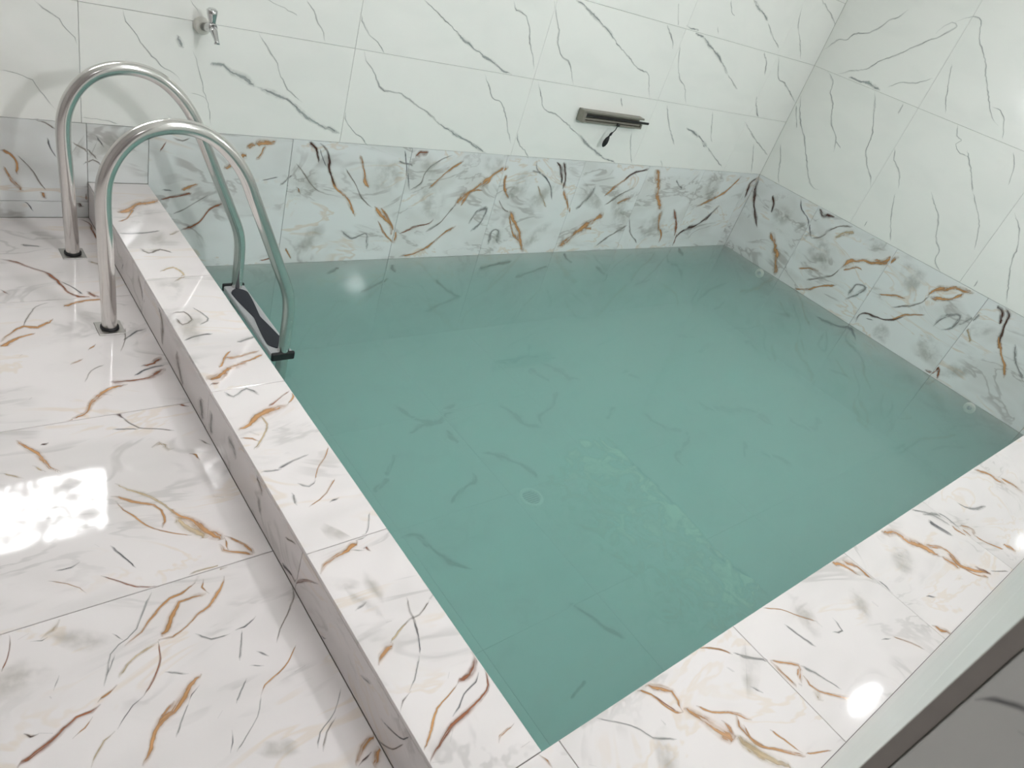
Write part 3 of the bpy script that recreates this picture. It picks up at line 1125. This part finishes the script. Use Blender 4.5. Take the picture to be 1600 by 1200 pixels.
# front wall with the doorway the photograph is taken from
wall_front = structure('wall_front', (XJ + T, YW - 0.2, 0.0), (XR + T, YW - T, CEIL), M['grout_white'],
                       'white tiled front wall standing at the edge of the coping', 'wall')
for z0, z1 in zip([COP, 0.565, 0.966, 1.367, 1.768, 2.169], [0.565, 0.966, 1.367, 1.768, 2.169, CEIL]):
    for u0, u1 in cuts(XJ + 0.0025, XR, seq(1.497, 1.006, 4)):
        tile('wall_tile', wall_front, 'front', (u0, z0, u1, z1), M['satin_marble'], 0.0006)
tile('wall_tile', wall_front, 'front', (XJ + 0.0025, 0.0, XO, COP), M['satin_marble'])
box('edge_strip', (XJ, YW - 0.0112, 0.0), (XJ + 0.0024, YW - 0.0003, CEIL), M['jamb'], wall_front)
for z0, z1 in zip([0.0, 0.6, 1.2, 1.8], [0.6, 1.2, 1.8, 2.4]):
    tile('jamb_tile', wall_front, 'jamb', (YW - 0.2, z0, YW - 0.0115, z1), M['satin_marble'])
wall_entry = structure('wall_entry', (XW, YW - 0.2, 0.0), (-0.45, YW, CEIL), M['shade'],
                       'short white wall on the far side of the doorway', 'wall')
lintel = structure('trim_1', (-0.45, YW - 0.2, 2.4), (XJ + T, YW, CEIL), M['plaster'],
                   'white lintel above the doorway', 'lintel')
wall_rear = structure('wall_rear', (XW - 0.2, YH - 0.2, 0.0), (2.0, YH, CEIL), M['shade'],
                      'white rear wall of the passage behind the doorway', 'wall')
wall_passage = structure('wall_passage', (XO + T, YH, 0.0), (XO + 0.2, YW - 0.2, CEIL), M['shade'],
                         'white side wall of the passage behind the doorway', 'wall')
ceiling = structure('ceiling', (XW - 0.2, YH - 0.2, CEIL), (XR + 0.25, YB + 0.2, CEIL + 0.15), M['plaster'],
                    'white plastered ceiling over the pool room', 'ceiling')

# ------------------------------------------------------------------ pool basin with its raised curb
bm = bmesh.new()
add_box(bm, XO + T, YW - T, PFLOOR - 0.15, XL - T, YB, COP - T)             # left curb
add_box(bm, XL - T, YW - T, PFLOOR - 0.15, XR, YF - T, COP - T)             # front curb
add_box(bm, XL - T, YF - T, PFLOOR - 0.15, XR + T, YB + T, PFLOOR - T)      # bottom slab
basin = bm_obj('pool_basin', bm, M['grout'], label='marble tiled plunge pool basin with a raised curb along two sides',
               category='pool', kind='structure')
for v0, v1 in cuts(YF, YB, (0.923, 1.529, 2.135)):
    tile('coping_tile', basin, 'coping', (XO, v0, XL, v1), M['gold_marble'])
for u0, u1 in cuts(XO, XR, (0.854, 1.467, 2.08, 2.70, 3.31, 3.92, 4.53)):
    tile('coping_tile', basin, 'coping', (u0, YW, u1, YF), M['gold_marble'])
for v0, v1 in cuts(YW, YB, (0.34, 0.94, 1.54, 2.14, 2.74)):
    tile('riser_tile', basin, 'riser', (v0, 0.0, v1, COP - T - 0.0012), M['gold_marble'])
for u0, u1 in cuts(YF, YB, (0.923, 1.529, 2.135)):
    tile('basin_tile', basin, 'pool_left', (u0, -0.235, u1, COP - T), M['wall_marble'])
    tile('basin_tile', basin, 'pool_left', (u0, PFLOOR, u1, -0.235), M['dimmed_marble'])
for u0, u1 in cuts(XL, XR, (1.467, 2.08, 2.70, 3.31, 3.92, 4.53)):
    tile('basin_tile', basin, 'pool_front', (u0, -0.235, u1, COP - T), M['wall_marble'])
    tile('basin_tile', basin, 'pool_front', (u0, PFLOOR, u1, -0.235), M['dimmed_marble'])
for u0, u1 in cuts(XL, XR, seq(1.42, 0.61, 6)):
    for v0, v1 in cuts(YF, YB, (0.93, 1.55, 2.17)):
        tile('basin_tile', basin, 'pool_floor', (u0, v0, u1, v1), M['dimmed_marble'])

# drain and the two return jets under water
DX, DY = 2.113, 1.492
bm = bmesh.new(); add_lathe(bm, (DX, DY, PFLOOR), (0, 0, 1), [(0, 0.06), (0.006, 0.06), (0.009, 0.056), (0.009, 0.047), (0.0002, 0.0445)])
drain = bm_obj('drain_cover', bm, M['white_plastic'], smooth=False, label='round drain cover on the pool bottom under the green water', category='drain')
bm = bmesh.new()
for k in range(-3, 4):
    hw = math.sqrt(max(0.0, 0.043 ** 2 - (k * 0.012) ** 2))
    add_box(bm, DX - hw, DY + k * 0.012 - 0.0014, PFLOOR + 0.003, DX + hw, DY + k * 0.012 + 0.0014, PFLOOR + 0.007)
bm_obj('grille', bm, M['grey_plastic'], drain)
bm = bmesh.new(); add_lathe(bm, (DX, DY, PFLOOR + 0.0005), (0, 0, 1), [(0, 0.043), (0.0008, 0.043), (0.001, 0.04)]); bm_obj('sump', bm, M['dark_slot'], drain)
for yj, lab in ((2.458, 'round white water inlet on the right pool wall beside the back corner'),
                (0.73, 'round white water inlet on the right pool wall beside the front coping')):
    bm = bmesh.new(); add_lathe(bm, (XR, yj, -0.272), (-1, 0, 0), [(0, 0.036), (0.006, 0.036), (0.010, 0.030), (0.010, 0.017), (0.003, 0.015)])
    j = bm_obj('return_jet', bm, M['white_plastic'], label=lab, category='pool inlet', group='water inlets on the right pool wall')
    bm = bmesh.new(); add_lathe(bm, (XR - 0.0035, yj, -0.272), (-1, 0, 0), [(0, 0.014), (0.004, 0.012), (0.006, 0.006)])
    bm_obj('nozzle', bm, M['grey_plastic'], j, smooth=True)

# ------------------------------------------------------------------ pale bottom patch and water
def patch_material():
    m, nt = new_mat('pale_mottle')
    at = nt.nodes.new('ShaderNodeAttribute'); at.attribute_name = 'spread'
    geo = nt.nodes.new('ShaderNodeNewGeometry')
    n1 = ramp(nt, noise(nt, geo.outputs['Position'], 9, 6, 0.65, 1.2), 0.38, 0.62)
    a = math_node(nt, 'MULTIPLY', math_node(nt, 'MULTIPLY', n1, at.outputs['Fac']), 1.0, True)
    d = nt.nodes.new('ShaderNodeBsdfDiffuse')
    n2 = noise(nt, geo.outputs['Position'], 30, 4, 0.6)
    link(nt, mix_col(nt, n2, lin(238, 226, 200), lin(250, 244, 228)), d.inputs[0])
    tr = nt.nodes.new('ShaderNodeBsdfTransparent')
    mx = nt.nodes.new('ShaderNodeMixShader')
    link(nt, a, mx.inputs[0]); link(nt, tr.outputs[0], mx.inputs[1]); link(nt, d.outputs[0], mx.inputs[2])
    finish(nt, mx.outputs[0])
    return m

PATCH = [(2.50, 1.66), (2.68, 1.73), (2.84, 1.69), (2.84, 1.42), (2.835, 1.16), (2.82, 0.93), (2.80, 0.74), (2.83, 0.58), (2.55, 0.53), (2.18, 0.61), (2.03, 0.82), (2.05, 1.10), (2.06, 1.33), (2.17, 1.51)]
def bottom_patch():  # thin pale mottled patch on the pool floor, fainter towards the left
    me = bpy.data.meshes.new('pale_patch')
    cx = sum(p[0] for p in PATCH) / len(PATCH); cy = sum(p[1] for p in PATCH) / len(PATCH)
    verts = [(cx, cy, 0.004)]; val = [1.0]
    n = len(PATCH); rr = (0.35, 0.75, 0.97, 1.04)
    pts = smooth_line(PATCH + [PATCH[0]], 0.06, 0.02, random.Random(3))[:-1]
    n = len(pts)
    for r in rr:
        for x, y in pts:
            verts.append((cx + (x - cx) * r, cy + (y - cy) * r, 0.0045 - 0.0025 * r))
            e = max(0.0, min(1.0, (x - 2.0) / 0.75)) if r > 0.5 else 0.45
            val.append(0.5 if r < 0.5 else 0.15 + 0.75 * e if r < 0.9 else 0.05 + 0.95 * e if r < 1.0 else 0.0)
    faces = [(0, 1 + k, 1 + (k + 1) % n) for k in range(n)]
    for i in range(len(rr) - 1):
        a, b = 1 + i * n, 1 + (i + 1) * n
        faces += [(a + k, b + k, b + (k + 1) % n, a + (k + 1) % n) for k in range(n)]
    me.from_pydata([(x, y, z + PFLOOR) for x, y, z in verts], [], faces)
    at = me.attributes.new('spread', 'FLOAT', 'POINT')
    at.data.foreach_set('value', val)
    me.materials.append(patch_material())
    return put('pale_patch', me, None, 'pale cloudy patch on the pool bottom near the front coping', 'bottom_patch', kind='stuff')
bottom_patch()

def water_material():
    m, nt = new_mat('green_pool_water')
    tc = nt.nodes.new('ShaderNodeTexCoord')
    h = noise(nt, tc.outputs['Object'], 5.0, 3, 0.5, 0.4)
    b = nt.nodes.new('ShaderNodeBump'); b.inputs['Strength'].default_value = 0.05; b.inputs['Distance'].default_value = 0.012
    link(nt, h, b.inputs['Height'])
    fr = nt.nodes.new('ShaderNodeFresnel'); fr.inputs['IOR'].default_value = 1.33
    link(nt, b.outputs[0], fr.inputs['Normal'])
    gl = nt.nodes.new('ShaderNodeBsdfGlossy'); gl.inputs['Roughness'].default_value = 0.04
    link(nt, b.outputs[0], gl.inputs['Normal'])
    tr = nt.nodes.new('ShaderNodeBsdfTransparent')
    mx = nt.nodes.new('ShaderNodeMixShader')
    # mirror only on the air side: the hidden faces against the tiles just let light through
    geo = nt.nodes.new('ShaderNodeNewGeometry')
    air = math_node(nt, 'SUBTRACT', 1.0, geo.outputs['Backfacing'])
    link(nt, math_node(nt, 'MULTIPLY', fr.outputs[0], air), mx.inputs[0]); link(nt, tr.outputs[0], mx.inputs[1]); link(nt, gl.outputs[0], mx.inputs[2])
    o = finish(nt, mx.outputs[0])
    ab = nt.nodes.new('ShaderNodeVolumeAbsorption')
    ab.inputs['Color'].default_value = (0.0, 0.72, 0.64, 1); ab.inputs['Density'].default_value = 0.95
    sc = nt.nodes.new('ShaderNodeVolumeScatter')
    sc.inputs['Color'].default_value = (1.0, 1.0, 1.0, 1); sc.inputs['Density'].default_value = 1.35
    sc.inputs['Anisotropy'].default_value = 0.0
    ad = nt.nodes.new('ShaderNodeAddShader')
    link(nt, ab.outputs[0], ad.inputs[0]); link(nt, sc.outputs[0], ad.inputs[1])
    link(nt, ad.outputs[0], o.inputs['Volume'])
    return m

bm = bmesh.new()
add_box(bm, XL + 0.0008, YF + 0.0008, PFLOOR + 0.0004, XR - 0.0008, YB - 0.0008, WATER)
bm_obj('pool_water', bm, water_material(), label='cloudy blue green water filling the marble pool', category='water', kind='stuff')

# ------------------------------------------------------------------ pool ladder
def rail_path():
    zc = COP
    key = [(0.490, -0.143), (0.486, 0.0), (0.481, 0.15), (0.477, 0.29), (0.486, 0.363), (0.515, 0.428), (0.560, 0.478), (0.615, 0.505),
           (0.675, 0.513), (0.735, 0.502), (0.788, 0.472), (0.834, 0.427), (0.872, 0.372), (0.905, 0.30), (0.940, 0.222),
           (1.030, 0.020), (1.052, -0.030), (1.066, -0.072), (1.074, -0.115), (1.077, -0.16), (1.078, -0.22), (1.078, -0.45), (1.078, -0.82)]
    return [(x, z + zc) for x, z in smooth_line(key, 0.012, 0.0, RNG)]

YR = (2.084, 2.564)
lad = empty('pool_ladder', (0.78, 2.324, 0.0), 'stainless steel pool ladder with two arched handrails over the curb', 'pool ladder')
def to_local(bm, o):
    bmesh.ops.translate(bm, verts=bm.verts, vec=-Vector(o.location))
for y in YR:
    bm = bmesh.new(); add_tube(bm, [(x, y, z) for x, z in rail_path()], 0.0215, 24)
    to_local(bm, lad); bm_obj('handrail', bm, M['steel'], lad, smooth=True)
    bm = bmesh.new(); add_box(bm, 0.49 - 0.037, y - 0.037, 0.0, 0.49 + 0.037, y + 0.037, 0.0035, 0.0012, 1)
    to_local(bm, lad); pl = bm_obj('base_plate', bm, M['dull_steel'], lad)
    bm = bmesh.new(); add_lathe(bm, (0.49, y, 0.0036), (0, 0, 1), [(0, 0.0265), (0.006, 0.0265), (0.009, 0.0225)])
    to_local(bm, lad); bm_obj('seal_ring', bm, M['black_plastic'], pl, smooth=False)

def hourglass(t):
    return 0.018 + 0.019 * abs(math.cos(math.pi * t)) ** 0.8 if 0.0 <= t <= 1.0 else 0.0

for zs in (-0.315 + COP, -0.585 + COP):
    xc = 1.071
    y0, y1 = YR[0] - 0.012, YR[1] + 0.012
    bm = bmesh.new(); add_box(bm, xc - 0.043, y0, zs - 0.024, xc + 0.043, y1, zs, 0.007, 2)
    to_local(bm, lad); st = bm_obj('step', bm, M['grey_plastic'], lad)
    bm = bmesh.new()
    n = 40; ya, yb = YR[0] + 0.022, YR[1] - 0.022
    top, bot = [], []
    for i in range(n + 1):
        t = i / n; y = ya + (yb - ya) * t
        w = 0.0345 * (0.36 + 0.64 * abs(math.cos(math.pi * t)) ** 1.1) * min(1.0, math.sqrt(max(0.0, min(t, 1 - t)) / 0.07 + 0.06))
        top.append((bm.verts.new((xc - w, y, zs + 0.0032)), bm.verts.new((xc + w, y, zs + 0.0032))))
        bot.append((bm.verts.new((xc - w - 0.0006, y, zs - 0.001)), bm.verts.new((xc + w + 0.0006, y, zs - 0.001))))
    for i in range(n):
        bm.faces.new((top[i][0], top[i][1], top[i + 1][1], top[i + 1][0]))
        bm.faces.new((bot[i][0], top[i][0], top[i + 1][0], bot[i + 1][0]))
        bm.faces.new((bot[i][1], bot[i + 1][1], top[i + 1][1], top[i][1]))
    bm.faces.new((bot[0][0], bot[0][1], top[0][1], top[0][0])); bm.faces.new((bot[n][0], top[n][0], top[n][1], bot[n][1]))
    to_local(bm, lad); bm_obj('tread_pad', bm, M['navy_rubber'], st)
    for ye, s in ((y0, -1), (y1, 1)):
        bm = bmesh.new(); add_box(bm, xc - 0.045, ye - (0.012 if s < 0 else 0.004), zs - 0.027, xc + 0.045, ye + (0.004 if s < 0 else 0.012), zs + 0.006, 0.005, 2)
        to_local(bm, lad); bm_obj('end_cap', bm, M['black_plastic'], st)

# ------------------------------------------------------------------ tap on the back wall
tx, tz = 0.976, 0.756
tap = empty('wall_tap', (tx, YB, tz), 'small chrome wall tap with white round cover plate and lever handle', 'tap')
def tap_part(name, bm, mat, smooth=True):
    bmesh.ops.translate(bm, verts=bm.verts, vec=-Vector(tap.location))
    return bm_obj(name, bm, mat, tap, smooth=smooth)
bm = bmesh.new(); add_lathe(bm, (tx, YB, tz), (0, -1, 0), [(0, 0.029), (0.016, 0.029), (0.024, 0.026), (0.027, 0.018)])
tap_part('cover_plate', bm, M['white_plastic'], False)
bm = bmesh.new(); add_tube(bm, [(tx, YB - 0.022, tz), (tx + 0.003, YB - 0.050, tz + 0.006), (tx + 0.004, YB - 0.058, tz + 0.010), (tx + 0.008, YB - 0.092, tz + 0.020), (tx + 0.008, YB - 0.100, tz + 0.022)],
                           [0.0135, 0.0135, 0.0165, 0.0165, 0.011], 20)
tap_part('valve_body', bm, M['chrome'])
bm = bmesh.new(); add_tube(bm, [(tx + 0.008, YB - 0.090, tz + 0.020), (tx + 0.009, YB - 0.104, tz + 0.006), (tx + 0.010, YB - 0.122, tz - 0.008), (tx + 0.010, YB - 0.132, tz - 0.018), (tx + 0.010, YB - 0.134, tz - 0.025)],
                           [0.0145, 0.0125, 0.0085, 0.0085, 0.0100], 18)
tap_part('spout', bm, M['chrome'])
bm = bmesh.new(); add_tube(bm, [(tx + 0.008, YB - 0.086, tz + 0.026), (tx + 0.006, YB - 0.087, tz + 0.040), (tx + 0.004, YB - 0.087, tz + 0.062), (tx + 0.003, YB - 0.087, tz + 0.074), (tx + 0.003, YB - 0.087, tz + 0.080)],
                           [0.0105, 0.0125, 0.0175, 0.0185, 0.012], 18)
tap_part('handle', bm, M['chrome'])

# ------------------------------------------------------------------ slotted metal bar on the back wall
bx0, bx1, bz0, bz1 = 2.99, 3.50, 0.598, 0.660
bar = empty('slotted_wall_bar', (bx0, YB, bz0), 'dark bronze slotted metal bar mounted on the white back wall with a black tag hanging', 'wall fixture')
def bar_part(name, bm, mat, smooth=False):
    bmesh.ops.translate(bm, verts=bm.verts, vec=-Vector(bar.location))
    return bm_obj(name, bm, mat, bar, smooth=smooth)
bm = bmesh.new()
add_box(bm, bx0, YB - 0.045, bz1 - 0.010, bx1, YB, bz1)
add_box(bm, bx0, YB - 0.045, bz0, bx1, YB, bz0 + 0.010)
add_box(bm, bx0, YB - 0.012, bz0 + 0.010, bx1, YB, bz1 - 0.010)
bar_part('housing', bm, M['bronze'])
bm = bmesh.new(); add_box(bm, bx0 - 0.006, YB - 0.048, bz0 - 0.002, bx0 + 0.022, YB, bz1 + 0.002, 0.003, 1); bar_part('end_cap', bm, M['bronze'])
bm = bmesh.new(); add_box(bm, bx0 + 0.03, YB - 0.040, bz0 + 0.028, bx1 + 0.062, YB - 0.030, bz0 + 0.040, 0.002, 1); bar_part('blade', bm, M['dark_slot'])
bm = bmesh.new(); add_box(bm, bx1 - 0.010, YB - 0.044, bz0 + 0.001, bx1 + 0.002, YB, bz0 + 0.026, 0.002, 1); bar_part('end_block', bm, M['bronze'])
bm = bmesh.new(); add_box(bm, bx0 + 0.026, YB - 0.036, bz0 + 0.012, bx1 - 0.004, YB - 0.022, bz0 + 0.024, 0.002, 1); bar_part('inner_rail', bm, M['bronze'])
bm = bmesh.new(); add_lathe(bm, (3.283, YB - 0.045, bz0 + 0.010), (0, -1, 0), [(0, 0.009), (0.012, 0.009), (0.016, 0.006)], 16); bar_part('knob', bm, M['black_plastic'])
bm = bmesh.new(); add_tube(bm, [(3.279, YB - 0.054, bz0 + 0.004), (3.275, YB - 0.052, bz0 - 0.02), (3.262, YB - 0.045, bz0 - 0.045)], 0.0025, 8); bar_part('cord', bm, M['black_plastic'])
bm = bmesh.new(); add_tube(bm, [(3.265, YB - 0.046, bz0 - 0.036), (3.259, YB - 0.044, bz0 - 0.05), (3.254, YB - 0.042, bz0 - 0.06)], [0.004, 0.0075, 0.004], 12); bar_part('toggle', bm, M['black_plastic'], True)
bm = bmesh.new(); add_tube(bm, [(3.256, YB - 0.042, bz0 - 0.058), (3.250, YB - 0.040, bz0 - 0.078), (3.246, YB - 0.038, bz0 - 0.10), (3.242, YB - 0.036, bz0 - 0.118), (3.240, YB - 0.035, bz0 - 0.128)],
                           [0.003, 0.012, 0.015, 0.011, 0.004], 14)
bar_part('tag', bm, M['black_plastic'], True)

# ------------------------------------------------------------------ wall lamps, added ceiling fill and the frosted window
def glow(name, col, strength, speckle=False):
    m, nt = new_mat(name)
    e = nt.nodes.new('ShaderNodeEmission')
    e.inputs['Color'].default_value = col
    e.inputs['Strength'].default_value = strength
    if speckle:
        tc = nt.nodes.new('ShaderNodeTexCoord')
        n = noise(nt, tc.outputs['Object'], 15, 5, 0.75, 0.8)
        s = ramp(nt, n, 0.46, 0.56, strength * 0.06, strength * 1.6)
        link(nt, s, e.inputs['Strength'])
    finish(nt, e.outputs[0])
    return m

def wall_lamp(x, z, strength, label, r):
    o = empty('wall_lamp', (x, YW, z), label, 'wall lamp')
    bm = bmesh.new(); add_lathe(bm, (0, 0, 0), (0, 1, 0), [(0, r + 0.012), (0.02, r + 0.012), (0.024, r + 0.006)]); bm_obj('back_plate', bm, M['frame'], o)
    bm = bmesh.new(); add_lathe(bm, (0, 0.0245, 0), (0, 1, 0), [(0, r), (0.02, r), (0.04, r * 0.85), (0.052, r * 0.5), (0.056, 0.01)])
    bm_obj('diffuser', bm, glow('lamp_glow', lin(250, 252, 255), strength), o, smooth=True)
    return o
wall_lamp(1.52, 1.893, WALL_LAMP, 'round white wall lamp glowing high on the front wall near the doorway', 0.062)
wall_lamp(3.62, 1.70, WALL_LAMP_FAR, 'round white wall lamp glowing on the front wall near the right wall', 0.085)

for cx, cy, lab, power in ((1.2, 0.95, 'square white ceiling fill light added above the curb near the doorway', CEILING_FILL),
                           (-0.5, -1.0, 'square white ceiling fill light added in the passage behind the doorway', PASSAGE_FILL)):
    o = empty('ceiling_fill_light', (cx, cy, CEIL), lab, 'added fill light')  # unseen ceiling panels, added only as fill light
    bm = bmesh.new(); add_box(bm, -0.31, -0.31, -0.03, 0.31, 0.31, 0.0, 0.004, 1); bm_obj('frame', bm, M['frame'], o)
    bm = bmesh.new(); add_box(bm, -0.29, -0.29, -0.034, 0.29, 0.29, -0.0305); bm_obj('diffuser', bm, glow('fill_glow', lin(252, 253, 255), power), o)

win = empty('window_1', (0.32, YB, 1.29), 'small frosted window glowing high in the back wall above the deck', 'window', kind='structure')
bm = bmesh.new()
for a, b in (((-0.36, -0.03, -0.04), (0.36, 0, 0)), ((-0.36, -0.03, 0.43), (0.36, 0, 0.47)), ((-0.36, -0.03, 0.0), (-0.32, 0, 0.43)), ((0.32, -0.03, 0.0), (0.36, 0, 0.43))):
    add_box(bm, *a, *b)
bm_obj('window_frame', bm, M['frame'], win)
bm = bmesh.new(); add_box(bm, -0.32, -0.016, 0.0, 0.32, -0.008, 0.43); bm_obj('pane', bm, glow('frosted_daylight', (1, 1, 1, 1), WINDOW_GLOW, True), win)

scene.cycles.diffuse_bounces = 4
scene.cycles.max_bounces = 10
scene.cycles.transparent_max_bounces = 12
scene.cycles.volume_bounces = 6
scene.cycles.sample_clamp_indirect = 50.0
scene.cycles.use_denoising = True
scene.cycles.use_adaptive_sampling = True
scene.cycles.adaptive_threshold = 0.03
